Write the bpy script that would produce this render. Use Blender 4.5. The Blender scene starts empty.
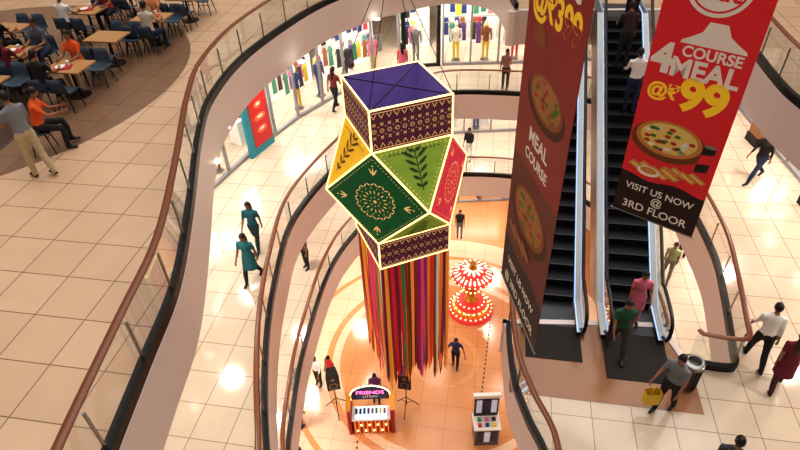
import bpy, bmesh, math, random
import numpy as np
from mathutils import Matrix, Vector
random.seed(7)
SC=bpy.context.scene
COL=SC.collection
SC.view_settings.view_transform='Standard'
try: SC.view_settings.look='Medium High Contrast'
except Exception: pass
A,B,C,D=13.2,8.8,4.4,0.0

# ------------------------------------------------------------------ materials
def lin(c):
    return tuple(((x/255)/12.92 if x/255<=0.04045 else ((x/255+0.055)/1.055)**2.4) for x in c)+(1,)
_m={}
def mat(name,c,rough=.5,metal=0,em=0,var=.08,scale=8,spec=.5,coat=0):
    key=(name,c,rough,metal,em)
    if key in _m: return _m[key]
    m=bpy.data.materials.new(name); m.use_nodes=True
    nt=m.node_tree; b=nt.nodes['Principled BSDF']
    L=lin(c)
    tc=nt.nodes.new('ShaderNodeTexCoord'); nz=nt.nodes.new('ShaderNodeTexNoise')
    nz.inputs['Scale'].default_value=scale
    nt.links.new(tc.outputs['Object'],nz.inputs['Vector'])
    mx=nt.nodes.new('ShaderNodeMix'); mx.data_type='RGBA'
    mx.inputs[6].default_value=tuple(x*(1-var) for x in L[:3])+(1,)
    mx.inputs[7].default_value=tuple(min(1,x*(1+var)) for x in L[:3])+(1,)
    nt.links.new(nz.outputs['Fac'],mx.inputs[0])
    nt.links.new(mx.outputs[2],b.inputs['Base Color'])
    b.inputs['Roughness'].default_value=rough; b.inputs['Metallic'].default_value=metal
    b.inputs['Specular IOR Level'].default_value=spec
    if coat: b.inputs['Coat Weight'].default_value=coat
    if em:
        nt.links.new(mx.outputs[2],b.inputs['Emission Color'])
        b.inputs['Emission Strength'].default_value=em
    _m[key]=m
    return m
def glassmat(name,tint=(240,246,246),refl=.5,base=.05,opac=.02):
    m=bpy.data.materials.new(name); m.use_nodes=True
    nt=m.node_tree; nt.nodes.clear()
    o=nt.nodes.new('ShaderNodeOutputMaterial'); t=nt.nodes.new('ShaderNodeBsdfTransparent')
    g=nt.nodes.new('ShaderNodeBsdfGlossy'); g.inputs['Roughness'].default_value=.03
    d=nt.nodes.new('ShaderNodeBsdfDiffuse'); d.inputs['Color'].default_value=(.8,.85,.85,1)
    t.inputs['Color'].default_value=lin(tint)
    fr=nt.nodes.new('ShaderNodeLayerWeight'); fr.inputs['Blend'].default_value=.5
    pw=nt.nodes.new('ShaderNodeMath'); pw.operation='POWER'; pw.inputs[1].default_value=4
    m1=nt.nodes.new('ShaderNodeMixShader'); m2=nt.nodes.new('ShaderNodeMixShader')
    mu=nt.nodes.new('ShaderNodeMath'); mu.operation='MULTIPLY_ADD'; mu.inputs[1].default_value=refl; mu.inputs[2].default_value=base
    nt.links.new(fr.outputs['Facing'],pw.inputs[0]); nt.links.new(pw.outputs[0],mu.inputs[0]); nt.links.new(mu.outputs[0],m1.inputs[0])
    nt.links.new(t.outputs[0],m1.inputs[1]); nt.links.new(g.outputs[0],m1.inputs[2])
    m2.inputs[0].default_value=opac
    nt.links.new(m1.outputs[0],m2.inputs[1]); nt.links.new(d.outputs[0],m2.inputs[2])
    nt.links.new(m2.outputs[0],o.inputs['Surface'])
    return m
def tilemat(name,c1,c2,mort,rot=10.9,size=.8,rough=.16,zone=None,rings=None):
    m=bpy.data.materials.new(name); m.use_nodes=True
    nt=m.node_tree; b=nt.nodes['Principled BSDF']; N=nt.nodes.new; K=nt.links.new
    tc=N('ShaderNodeTexCoord'); mp=N('ShaderNodeMapping')
    mp.inputs['Rotation'].default_value=(0,0,math.radians(rot))
    K(tc.outputs['Object'],mp.inputs['Vector'])
    def brick(a,bb,mo):
        br=N('ShaderNodeTexBrick'); br.offset=0; br.squash=1
        br.inputs['Scale'].default_value=1; br.inputs['Brick Width'].default_value=size
        br.inputs['Row Height'].default_value=size; br.inputs['Mortar Size'].default_value=.009
        br.inputs['Color1'].default_value=lin(a); br.inputs['Color2'].default_value=lin(bb); br.inputs['Mortar'].default_value=lin(mo)
        K(mp.outputs[0],br.inputs['Vector']); return br
    br=brick(c1,c2,mort)
    out=br.outputs['Color']
    def dist(cx,cy):
        s=N('ShaderNodeSeparateXYZ'); K(tc.outputs['Object'],s.inputs[0])
        cb=N('ShaderNodeCombineXYZ'); K(s.outputs[0],cb.inputs[0]); K(s.outputs[1],cb.inputs[1])
        vd=N('ShaderNodeVectorMath'); vd.operation='DISTANCE'; vd.inputs[1].default_value=(cx,cy,0)
        K(cb.outputs[0],vd.inputs[0]); return vd.outputs['Value']
    if zone:
        for (cx,cy,r,za,zb,zm) in zone:
            b2=brick(za,zb,zm)
            lt=N('ShaderNodeMath'); lt.operation='LESS_THAN'; lt.inputs[1].default_value=r
            K(dist(cx,cy),lt.inputs[0])
            mx=N('ShaderNodeMix'); mx.data_type='RGBA'; K(lt.outputs[0],mx.inputs[0]); K(out,mx.inputs[6]); K(b2.outputs['Color'],mx.inputs[7])
            out=mx.outputs[2]
    if rings:
        cx,cy,R,stops=rings
        dv=N('ShaderNodeMath'); dv.operation='DIVIDE'; dv.inputs[1].default_value=R
        K(dist(cx,cy),dv.inputs[0])
        rp=N('ShaderNodeValToRGB'); rp.color_ramp.interpolation='CONSTANT'
        el=rp.color_ramp.elements
        while len(el)<len(stops): el.new(.5)
        for e,(p,c) in zip(el,stops): e.position=p/R; e.color=lin(c)
        K(dv.outputs[0],rp.inputs[0])
        mx=N('ShaderNodeMix'); mx.data_type='RGBA'; mx.blend_type='MULTIPLY'; mx.inputs[0].default_value=1
        K(rp.outputs[0],mx.inputs[6]); K(out,mx.inputs[7]); out=mx.outputs[2]
    nz=N('ShaderNodeTexNoise'); nz.inputs['Scale'].default_value=1.3; K(tc.outputs['Object'],nz.inputs['Vector'])
    mr=N('ShaderNodeMapRange'); mr.inputs['To Min'].default_value=.9; mr.inputs['To Max'].default_value=1.06
    K(nz.outputs['Fac'],mr.inputs[0])
    hs=N('ShaderNodeHueSaturation'); K(mr.outputs[0],hs.inputs['Value']); K(out,hs.inputs['Color'])
    K(hs.outputs[0],b.inputs['Base Color'])
    b.inputs['Roughness'].default_value=rough
    b.inputs['Specular IOR Level'].default_value=.65
    return m

M_FASC=mat('painted_fascia',(224,210,206),.45,var=.03)
M_CEIL=mat('ceiling_paint',(235,228,220),.7,var=.03)
M_WOOD=mat('handrail_wood',(116,64,36),.3,var=.2,scale=20)
M_STEEL=mat('brushed_steel',(150,150,150),.3,1)
M_DARK=mat('dark_metal',(28,26,26),.4,.5)
M_GLASS=glassmat('balustrade_glass',base=.13,refl=.6,opac=.04)
M_SGLASS=glassmat('shop_glass',(248,250,250),.3,.04,.01)
M_WHITE=mat('white_paint',(238,236,232),.45,var=.03)
M_GREYF=mat('aluminium_frame',(150,150,154),.4,.4)
M_BLACK=mat('black_plastic',(18,18,20),.4)
M_LAMP=mat('lamp_emitter',(255,244,226),.5,em=9,var=0)
M_LED=mat('led_strip',(255,208,138),.5,em=2.2,var=0)

# ------------------------------------------------------------------ mesh builder
class MB:
    def __init__(s): s.v=[];s.f=[];s.m=[];s.mats=[]
    def mi(s,m):
        if m not in s.mats: s.mats.append(m)
        return s.mats.index(m)
    def add(s,vs,fs,m,T=None):
        o=len(s.v)
        s.v+= [tuple(T@Vector(p)) if T else tuple(p) for p in vs]
        k=s.mi(m)
        for f in fs: s.f.append(tuple(i+o for i in f)); s.m.append(k)
    def box(s,c,sz,m,rz=0,T=None):
        x,y,z=[q/2 for q in sz]; cs,sn=math.cos(rz),math.sin(rz)
        vs=[]
        for dz in(-z,z):
            for dx,dy in((-x,-y),(x,-y),(x,y),(-x,y)):
                vs.append((c[0]+dx*cs-dy*sn,c[1]+dx*sn+dy*cs,c[2]+dz))
        s.add(vs,[(3,2,1,0),(4,5,6,7),(0,1,5,4),(1,2,6,5),(2,3,7,6),(3,0,4,7)],m,T)
    def tube(s,pts,rad,m,seg=8,closed=False,cap=True,up=None,T=None):
        P=[Vector(p) for p in pts]; n=len(P)
        if not isinstance(rad,(list,)): rad=[rad]*n
        vs=[];prev=None
        for i in range(n):
            if closed: t=(P[(i+1)%n]-P[i-1])
            else: t=P[min(i+1,n-1)]-P[max(i-1,0)]
            if t.length<1e-9: t=Vector((0,0,1))
            t.normalize()
            if up is not None: a=Vector(up)
            elif prev is None: a=Vector((1,0,0)) if abs(t.x)<.8 else Vector((0,1,0))
            else: a=prev
            a=a-t*a.dot(t)
            if a.length<1e-6: a=Vector((0,1,0))-t*t.y
            a.normalize(); prev=a; b=t.cross(a)
            r=rad[i]; ra,rb=(r if isinstance(r,tuple) else (r,r))
            for j in range(seg):
                w=2*math.pi*j/seg
                vs.append(P[i]+a*(ra*math.cos(w))+b*(rb*math.sin(w)))
        fs=[]
        for i in range(n if closed else n-1):
            for j in range(seg):
                a0=i*seg+j;a1=i*seg+(j+1)%seg;b0=((i+1)%n)*seg+j;b1=((i+1)%n)*seg+(j+1)%seg
                fs.append((a0,a1,b1,b0))
        if cap and not closed:
            fs.append(tuple(range(seg))[::-1]); fs.append(tuple((n-1)*seg+j for j in range(seg)))
        s.add(vs,fs,m,T)
    def lathe(s,prof,c,m,seg=24,T=None,scal=None):
        vs=[]
        for i,(r,z) in enumerate(prof):
            for j in range(seg):
                w=2*math.pi*j/seg; rr=r*(scal(w) if scal else 1)
                vs.append((c[0]+rr*math.cos(w),c[1]+rr*math.sin(w),c[2]+z))
        fs=[]
        for i in range(len(prof)-1):
            for j in range(seg):
                fs.append((i*seg+j,i*seg+(j+1)%seg,(i+1)*seg+(j+1)%seg,(i+1)*seg+j))
        fs.append(tuple(range(seg))[::-1]); fs.append(tuple((len(prof)-1)*seg+j for j in range(seg)))
        s.add(vs,fs,m,T)
    def sphere(s,c,r,m,seg=12,rings=8,T=None):
        if not isinstance(r,tuple): r=(r,r,r)
        vs=[(c[0],c[1],c[2]-r[2])]
        for i in range(1,rings):
            t=math.pi*i/rings
            for j in range(seg):
                w=2*math.pi*j/seg
                vs.append((c[0]+r[0]*math.sin(t)*math.cos(w),c[1]+r[1]*math.sin(t)*math.sin(w),c[2]-r[2]*math.cos(t)))
        vs.append((c[0],c[1],c[2]+r[2])); fs=[]
        for j in range(seg):
            fs.append((0,1+(j+1)%seg,1+j))
            for i in range(rings-2):
                a=1+i*seg
                fs.append((a+j,a+(j+1)%seg,a+seg+(j+1)%seg,a+seg+j))
            a=1+(rings-2)*seg
            fs.append((a+j,a+(j+1)%seg,len(vs)-1))
        s.add(vs,fs,m,T)
    def poly(s,pts,m,T=None): s.add(pts,[tuple(range(len(pts)))],m,T)
    def sheet(s,pts,z0,z1,m):
        n=len(pts); s.add([(p[0],p[1],z) for p in pts for z in(z0,z1)],[(2*i,2*i+2,2*i+3,2*i+1) for i in range(n-1)],m)
    def ribbon(s,pts,z0,z1,th,m,closed=False):
        n=len(pts); vs=[]
        for i in range(n):
            if closed: t=Vector(pts[(i+1)%n])-Vector(pts[i-1])
            else: t=Vector(pts[min(i+1,n-1)])-Vector(pts[max(i-1,0)])
            t=Vector((t[0],t[1])).normalized(); nx,ny=-t.y*th/2,t.x*th/2
            x,y=pts[i][0],pts[i][1]
            vs+=[(x+nx,y+ny,z0),(x-nx,y-ny,z0),(x-nx,y-ny,z1),(x+nx,y+ny,z1)]
        fs=[]
        for i in range(n if closed else n-1):
            a=i*4;b=((i+1)%n)*4
            for k in range(4): fs.append((a+k,a+(k+1)%4,b+(k+1)%4,b+k))
        if not closed: fs+=[(3,2,1,0),((n-1)*4,(n-1)*4+1,(n-1)*4+2,(n-1)*4+3)]
        s.add(vs,fs,m)
    def mesh(s,name,smooth=False):
        me=bpy.data.meshes.new(name); me.from_pydata(s.v,[],s.f)
        for m in s.mats: me.materials.append(m)
        me.polygons.foreach_set('material_index',s.m)
        if smooth: me.polygons.foreach_set('use_smooth',[True]*len(me.polygons))
        me.update(); return me
    def obj(s,name,parent=None,smooth=False,fix=True):
        me=s.mesh(name,smooth)
        if fix:
            bm=bmesh.new(); bm.from_mesh(me); bmesh.ops.recalc_face_normals(bm,faces=bm.faces); bm.to_mesh(me); bm.free()
        if smooth:
            try: me.set_sharp_from_angle(angle=math.radians(40))
            except Exception: pass
        o=bpy.data.objects.new(name,me); COL.objects.link(o)
        if parent: o.parent=parent
        return o
def empty(name,loc=(0,0,0)):
    e=bpy.data.objects.new(name,None); e.location=loc; COL.objects.link(e); e.empty_display_size=.2; return e
def cr(P,n=6,closed=False):
    out=[];N=len(P)
    rng=range(N if closed else N-1)
    g=(lambda i:P[i%N]) if closed else (lambda i:P[max(0,min(N-1,i))])
    for i in rng:
        p0,p1,p2,p3=g(i-1),g(i),g(i+1),g(i+2)
        for k in range(n):
            t=k/n
            out.append(tuple(.5*((2*b)+(-a+c)*t+(2*a-5*b+4*c-d)*t*t+(-a+3*b-3*c+d)*t**3) for a,b,c,d in zip(p0,p1,p2,p3)))
    if not closed: out.append(tuple(P[-1]))
    return out
def area(name,loc,size,power,col=(1,.9,.78),rot=(0,0,0),shape='RECTANGLE'):
    l=bpy.data.lights.new(name,'AREA'); l.shape=shape; l.size=size[0]; 
    if shape=='RECTANGLE': l.size_y=size[1]
    l.energy=power; l.color=col
    o=bpy.data.objects.new(name,l); o.location=loc; o.rotation_euler=rot; COL.objects.link(o); return o

# ------------------------------------------------------------------ slabs
X0,X1,Y0,Y1=-15,17,-7,31
def slab(name,hole,z,th,mtop):
    bm=bmesh.new()
    outer=[(X0,Y0),(X1,Y0),(X1,Y1),(X0,Y1)]
    es=[]
    for loop in (outer,hole):
        vs=[bm.verts.new((x,y,0)) for x,y in loop]
        for i in range(len(vs)): es.append(bm.edges.new((vs[i],vs[(i+1)%len(vs)])))
    bmesh.ops.triangle_fill(bm,use_beauty=True,use_dissolve=False,edges=es,normal=(0,0,1))
    for f in bm.faces:
        if f.normal.z<0: f.normal_flip()
        f.material_index=0
    geo=bmesh.ops.duplicate(bm,geom=bm.verts[:]+bm.edges[:]+bm.faces[:])
    for v in [g for g in geo['geom'] if isinstance(g,bmesh.types.BMVert)]: v.co.z=-th
    for f in [g for g in geo['geom'] if isinstance(g,bmesh.types.BMFace)]: f.normal_flip(); f.material_index=1
    me=bpy.data.meshes.new(name); bm.to_mesh(me); bm.free()
    me.materials.append(mtop); me.materials.append(M_CEIL)
    o=bpy.data.objects.new(name,me); o.location=(0,0,z); COL.objects.link(o); return o
NS=6
# void outlines (metres)
VA=[(-3.3,1),(-3.4,3.0),(-3.4,4.8),(-3.4,6.3),(-3.7,8.3),(-4.15,10.8),(-4.3,12.7),(-3.9,15.2),(-2.6,18.4),(-1.3,20.2),(.2,21.4),(1.9,22.2),(3.0,22.0),(3.8,21.0),(3.9,18.1),(4.0,18.0),(8.2,17.5),(8.4,17.5),(9.7,17.3),(9.4,15.5),(9.15,14),(8.8,12.2),(8.7,11),(8.8,8),(9,3),(8.2,-1.2),(5,-2),(0,-2),(-2.6,-1)]
VB=[(-2.3,4.8),(-2.8,6.2),(-3.2,8.7),(-3.3,11.1),(-3.1,13.6),(-1.9,16.5),(-.2,19.4),(1.8,21.3),(5,21.0),(7.4,20.2),(8.6,18.2),(8.7,15.4),(8.45,13),(8.2,11.1),(7.8,9.7),(7.25,8.1),(7.1,7.7),(6.9,7.6),(6.3,7.75),(6.15,7.9),(6.0,8.8),(5.9,8.95),(2.65,9.25),(2.45,9.1),(2.3,7.6),(2.4,6.6),(2.6,5.5),(2.2,4.2),(0,3.2)]
VC=[(-2.6,6),(-3.3,8.2),(-3.4,10),(-3.3,12.3),(-2.8,15.6),(-2,17.8),(-.4,20.2),(1.4,21.7),(3.3,22),(6,21.3),(8.2,19),(8.5,15.5),(8.2,12),(7,9.6),(4.5,8.9),(3.1,8),(2.6,6.4),(1.5,4.4),(-1,4.2)]
SA,SB,SCc=cr(VA,NS,True),cr(VB,NS,True),cr(VC,NS,True)
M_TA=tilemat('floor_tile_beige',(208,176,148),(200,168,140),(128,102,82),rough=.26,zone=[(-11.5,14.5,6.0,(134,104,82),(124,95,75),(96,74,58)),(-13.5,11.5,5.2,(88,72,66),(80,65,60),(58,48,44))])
M_TB=tilemat('floor_tile_cream',(212,194,174),(204,186,166),(144,124,106),rough=.12)
M_TC=tilemat('floor_tile_ivory',(212,194,176),(205,187,168),(144,124,106),rough=.12)
OR_=(212,148,98); PE=(232,198,168)
M_TD=tilemat('floor_tile_orange',(255,255,255),(246,246,246),(215,200,188),rough=.18,size=1.0,
   rings=(1.6,15.2,14,[(0,OR_),(1.2,(218,158,110)),(1.4,OR_),(4.3,PE),(4.6,OR_),(4.9,PE),(6.1,OR_),(6.3,PE),(7.6,OR_)]))
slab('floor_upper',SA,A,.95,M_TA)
slab('floor_middle',SB,B,.95,M_TB)
slab('floor_mezzanine',SCc,C,.95,M_TC)
b=MB(); b.box((1,12,-.1),(32,38,.2),M_TD); o=b.obj('floor')
for nm,S,z in(('upper',SA,A),('middle',SB,B),('mezzanine',SCc,C)):
    b=MB(); b.ribbon(S,z-1.05,z+.03,.14,M_FASC,closed=True); b.obj('trim_fascia_'+nm,smooth=True)
# balustrades
def rail(name,pts,z,top=1.05,ch=(.12,.2)):
    e=empty(name)
    b=MB(); b.ribbon(pts,z+.03,z+ch[1],ch[0],M_DARK); b.obj('base_channel',e)
    b=MB(); 
    # individual glass panels
    L=[0]
    for i in range(1,len(pts)): L.append(L[-1]+math.dist(pts[i],pts[i-1]))
    def at(s):
        for i in range(1,len(pts)):
            if s<=L[i]+1e-6:
                t=(s-L[i-1])/max(1e-6,L[i]-L[i-1]); return (pts[i-1][0]*(1-t)+pts[i][0]*t,pts[i-1][1]*(1-t)+pts[i][1]*t)
        return pts[-1]
    n=max(1,int(L[-1]/1.25)); d=MB()
    for k in range(n):
        s0=L[-1]*k/n+.012; s1=L[-1]*(k+1)/n-.012
        b.sheet([at(s0+(s1-s0)*q/4) for q in range(5)],z+.12,z+top-.03,M_GLASS)
        x,y=at(L[-1]*k/n); d.box((x,y,z+.45),(.03,.03,.86),M_STEEL)
    b.obj('glass_panels',e,fix=False,smooth=True); d.obj('posts',e)
    b=MB(); b.tube([(x,y,z+top) for x,y in pts],[(.03,.06)]*len(pts),M_WOOD,8,up=(0,0,1)); b.obj('handrail',e,smooth=True)
    return e
def sub(S,i,j):
    n=len(S); a=i*NS; bb=j*NS
    if bb<=a: bb+=n
    return [S[k%n] for k in range(a,bb+1)]
rail('glass_balustrade',sub(SA,27,14),A)
rail('glass_balustrade',sub(SA,18,26),A)
rail('glass_balustrade',sub(SB,26,19),B)
rail('glass_balustrade',sub(SB,23,26),B)
rail('glass_balustrade',SCc+[SCc[0]],C)

# outer walls
MW=mat('wall_paint',(214,202,188),.7,var=.04)
for nm,c,s in(('wall_back',(1,Y1+.1,9),(32.4,.2,32)),('wall_left',(X0-.1,12,9),(.2,38,32)),('wall_right',(X1+.1,12,9),(.2,38,32)),('wall_front',(1,Y0-.1,9),(32.4,.2,32))):
    b=MB(); b.box((c[0],c[1],12),(s[0],s[1],24.4),MW); b.obj(nm)
# viewing level behind the camera
b=MB(); b.box((1,-4.5,17.1),(32,4.6,1),M_FASC); b.obj('floor_viewing_deck')

# ------------------------------------------------------------------ inlay by escalators
EX=Vector((math.cos(math.radians(-10.9)),math.sin(math.radians(-10.9)),0)); EY=Vector((-EX.y,EX.x,0))
O1=Vector((5.25,8.85,0)); O2=O1-EX*1.78
def E(o,x,y,z): return o+EX*x+EY*y+Vector((0,0,z))
M_INL=mat('terracotta_tile',(150,106,76),.2,var=.1,scale=3)
b=MB()
b.poly([tuple(E(O1,x,y,B+.004)) for x,y in((-2.75,-2.1),(1.15,-2.1),(1.15,-1.0),(.75,-.0),(-2.75,.02))],M_INL)
b.obj('floor_inlay')
M_MAT=mat('entrance_mat',(44,40,39),.9,var=.25,scale=60)
for o_,w,l0,l1 in((O1,.68,-1.45,-.15),(O2,.62,-1.1,-.1)):
    b=MB(); c=E(o_,0,(l0+l1)/2,B+.012); b.box(c,(w*2,l1-l0,.016),M_MAT,rz=math.radians(-10.9)); b.obj('entrance_mat')

# ------------------------------------------------------------------ escalators
M_STEP=mat('escalator_step',(34,34,38),.5,.6,var=.15,scale=40)
M_STEPE=mat('escalator_step_edge',(70,72,78),.4,.7)
M_RUB=mat('handrail_rubber',(14,14,15),.35)
M_CLAD=mat('escalator_cladding',(150,142,138),.35,.3,var=.05)
M_BLUE=mat('skirt_light',(150,190,255),.4,em=1.2,var=0)
def escalator(o_):
    e=empty('escalator')
    f0=.7; rise=.2; run=.2/math.tan(math.radians(30)); n=22; ye=f0+n*run
    def P(y): # nosing line height
        return B+.02+max(0,min(4.4,(y-f0)*math.tan(math.radians(30))))
    W=.52
    b=MB()
    b.poly([E(o_,-W,-.2,B+.02),E(o_,W,-.2,B+.02),E(o_,W,f0,B+.02),E(o_,-W,f0,B+.02)],M_STEPE)
    for i in range(n):
        y=f0+i*run; z=B+.02+i*rise
        b.poly([E(o_,-W,y,z),E(o_,W,y,z),E(o_,W,y,z+rise),E(o_,-W,y,z+rise)],M_STEP)
        b.poly([E(o_,-W,y,z+rise),E(o_,W,y,z+rise),E(o_,W,y+run,z+rise),E(o_,-W,y+run,z+rise)],M_STEP)
        b.poly([E(o_,-W,y,z+rise+.003),E(o_,W,y,z+rise+.003),E(o_,W,y+.035,z+rise+.003),E(o_,-W,y+.035,z+rise+.003)],M_STEPE)
    b.poly([E(o_,-W,ye,A+.02),E(o_,W,ye,A+.02),E(o_,W,ye+1.2,A+.02),E(o_,-W,ye+1.2,A+.02)],M_STEPE)
    b.obj('steps',e)
    b=MB();g=MB();h=MB();l=MB()
    for sx in(-1,1):
        x0,x1=sx*.53,sx*.72
        ys=[-.35,0,f0]+[f0+n*run*k/10 for k in range(1,11)]+[ye+1.2]
        for a,c in zip(ys[:-1],ys[1:]):
            za,zc=P(a)+.12,P(c)+.12
            lo=lambda y:P(y)-.85 if y>f0 else B+.03
            # deck
            b.poly([E(o_,x0,a,za),E(o_,x1,a,za),E(o_,x1,c,zc),E(o_,x0,c,zc)],M_STEEL)
            b.poly([E(o_,x0,a,za-.25),E(o_,x0,a,za),E(o_,x0,c,zc),E(o_,x0,c,zc-.25)],M_DARK)
            b.poly([E(o_,x1,a,lo(a)),E(o_,x1,a,za),E(o_,x1,c,zc),E(o_,x1,c,lo(c))],M_CLAD)
            xm=(x0+x1)/2
            g.poly([E(o_,xm,a,za),E(o_,xm,c,zc),E(o_,xm,c,zc+.8),E(o_,xm,a,za+.8)],M_GLASS)
            l.tube([E(o_,x0+sx*.02,a,za+.015),E(o_,x0+sx*.02,c,zc+.015)],.012,M_BLUE,6)
        xm=sx*.625
        path=[(-.3,.2),(-.52,.35),(-.6,.6),(-.52,.86),(-.3,.96),(0,.98),(f0-.2,.98)]
        pts=[E(o_,xm,y,B+z) for y,z in path]+[E(o_,xm,y,P(y)+.96) for y in ys[2:]]
        h.tube([tuple(p) for p in cr([tuple(q) for q in pts],3)],.042,M_RUB,8)
        # rounded newel glass
        g.poly([E(o_,xm,-.3,B+.14),E(o_,xm,-.5,B+.35),E(o_,xm,-.57,B+.6),E(o_,xm,-.5,B+.84),E(o_,xm,-.3,B+.94)],M_GLASS)
    # underside
    b.poly([E(o_,-.72,f0+.3,B-.0),E(o_,.72,f0+.3,B-.0),E(o_,.72,ye,A-.85),E(o_,-.72,ye,A-.85)],M_CLAD)
    b.obj('truss_cladding',e); g.obj('glass_sides',e); h.obj('handrails',e,smooth=True); l.obj('skirt_lights',e)
escalator(O1); escalator(O2)
# litter bin
b=MB()
bc=(5.86,7.28,B)
b.lathe([(.19,0),(.2,.03),(.2,.72),(.21,.74),(.21,.8),(.17,.83),(.13,.83),(.12,.7)],bc,M_STEEL,24)
for k in range(24):
    w=2*math.pi*k/24; b.box((bc[0]+.205*math.cos(w),bc[1]+.205*math.sin(w),B+.38),(.012,.02,.6),M_DARK,rz=w)
b.obj('litter_bin',smooth=True)

# ------------------------------------------------------------------ lantern
LC=Vector((.03,11.4,0)); lan=empty('hanging_festival_lantern')
def pol(r,a,z): return Vector((LC.x+r*math.cos(math.radians(a)),LC.y+r*math.sin(math.radians(a)),z))
r1=1.29; rm=1.77; AN=[245,335,65,155]
zT,zB,zP,zL=14.0,13.05,10.6,9.8
top=[pol(r1,a,zT) for a in AN]; tb=[pol(r1,a,zB) for a in AN]; lb=[pol(r1,a,zP) for a in AN]; ll=[pol(r1,a,zL) for a in AN]
mid=[pol(rm,a+45,(zB+zP)/2) for a in AN]  # mid[0] between 0,1
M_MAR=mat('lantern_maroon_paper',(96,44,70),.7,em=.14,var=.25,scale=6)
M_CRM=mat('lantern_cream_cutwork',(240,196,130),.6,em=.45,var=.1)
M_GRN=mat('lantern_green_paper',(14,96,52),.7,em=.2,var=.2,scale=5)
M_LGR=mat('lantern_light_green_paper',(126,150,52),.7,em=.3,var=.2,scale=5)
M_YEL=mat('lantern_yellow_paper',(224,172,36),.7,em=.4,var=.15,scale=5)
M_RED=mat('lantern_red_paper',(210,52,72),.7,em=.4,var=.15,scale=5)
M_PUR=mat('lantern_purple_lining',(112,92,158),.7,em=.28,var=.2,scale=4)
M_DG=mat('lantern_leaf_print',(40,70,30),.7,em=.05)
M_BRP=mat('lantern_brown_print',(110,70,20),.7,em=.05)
def face_frame(vs):
    c=sum(vs,Vector())/len(vs)
    n=(vs[1]-vs[0]).cross(vs[2]-vs[0]).normalized()
    if len(vs)==4: n=(vs[2]-vs[0]).cross(vs[3]-vs[1]).normalized()
    out=c-Vector((LC.x,LC.y,c.z))
    if n.dot(out)<0: n=-n
    ez=(Vector((0,0,1))-n*n.z).normalized(); ex=ez.cross(n)
    return c,ex,ez,n
def flat(b,fr,pts,m,off=None):
    c,ex,ez,n=fr
    if off is None: off=.04 if abs(c.z-(zB+zP)/2)<.05 else .012
    b.poly([c+ex*x+ez*y+n*off for x,y in pts],m)
def ell(cx,cy,rx,ry,rot=0,n=10):
    cs,sn=math.cos(rot),math.sin(rot)
    return [(cx+rx*math.cos(t)*cs-ry*math.sin(t)*sn,cy+rx*math.cos(t)*sn+ry*math.sin(t)*cs) for t in [2*math.pi*k/n for k in range(n)]]
def petal(cx,cy,l,w,rot):
    P=[(0,0),(l*.4,w/2),(l*.75,w*.4),(l,0),(l*.75,-w*.4),(l*.4,-w/2)]
    cs,sn=math.cos(rot),math.sin(rot)
    return [(cx+x*cs-y*sn,cy+x*sn+y*cs) for x,y in P]
bp=MB(); bo=MB(); bl=MB()
def boxpat(vs):
    fr=face_frame(vs); w=(vs[1]-vs[0]).length; h=(vs[3]-vs[0]).length
    for yy in(-h/2+.07,h/2-.07):
        flat(bo,fr,[(-w/2+.05,yy-.008),(w/2-.05,yy-.008),(w/2-.05,yy+.008),(-w/2+.05,yy+.008)],M_CRM)
    n=11
    for i in range(n):
        x=-w/2+w*(i+.5)/n
        for k in range(8): 
            an=k*math.pi/4; flat(bo,fr,petal(x+.018*math.cos(an),.018*math.sin(an),.042,.015,an),M_CRM)
        flat(bo,fr,[(x-.06,-h/2+.1),(x-.045,-h/2+.1),(x,-h/2+.18),(x+.045,-h/2+.1),(x+.06,-h/2+.1),(x,-h/2+.205)],M_CRM)
        flat(bo,fr,[(x-.06,h/2-.1),(x,h/2-.205),(x+.06,h/2-.1),(x+.045,h/2-.1),(x,h/2-.18),(x-.045,h/2-.1)],M_CRM)
        for yy in (-.15,.15):
            if h>.85: 
                for k in range(4): flat(bo,fr,petal(x,yy,.05,.018,k*math.pi/2+.78),M_CRM)
            flat(bo,fr,ell(x+w/n/2,yy*.6,.012,.012,n=6),M_CRM)
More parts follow.
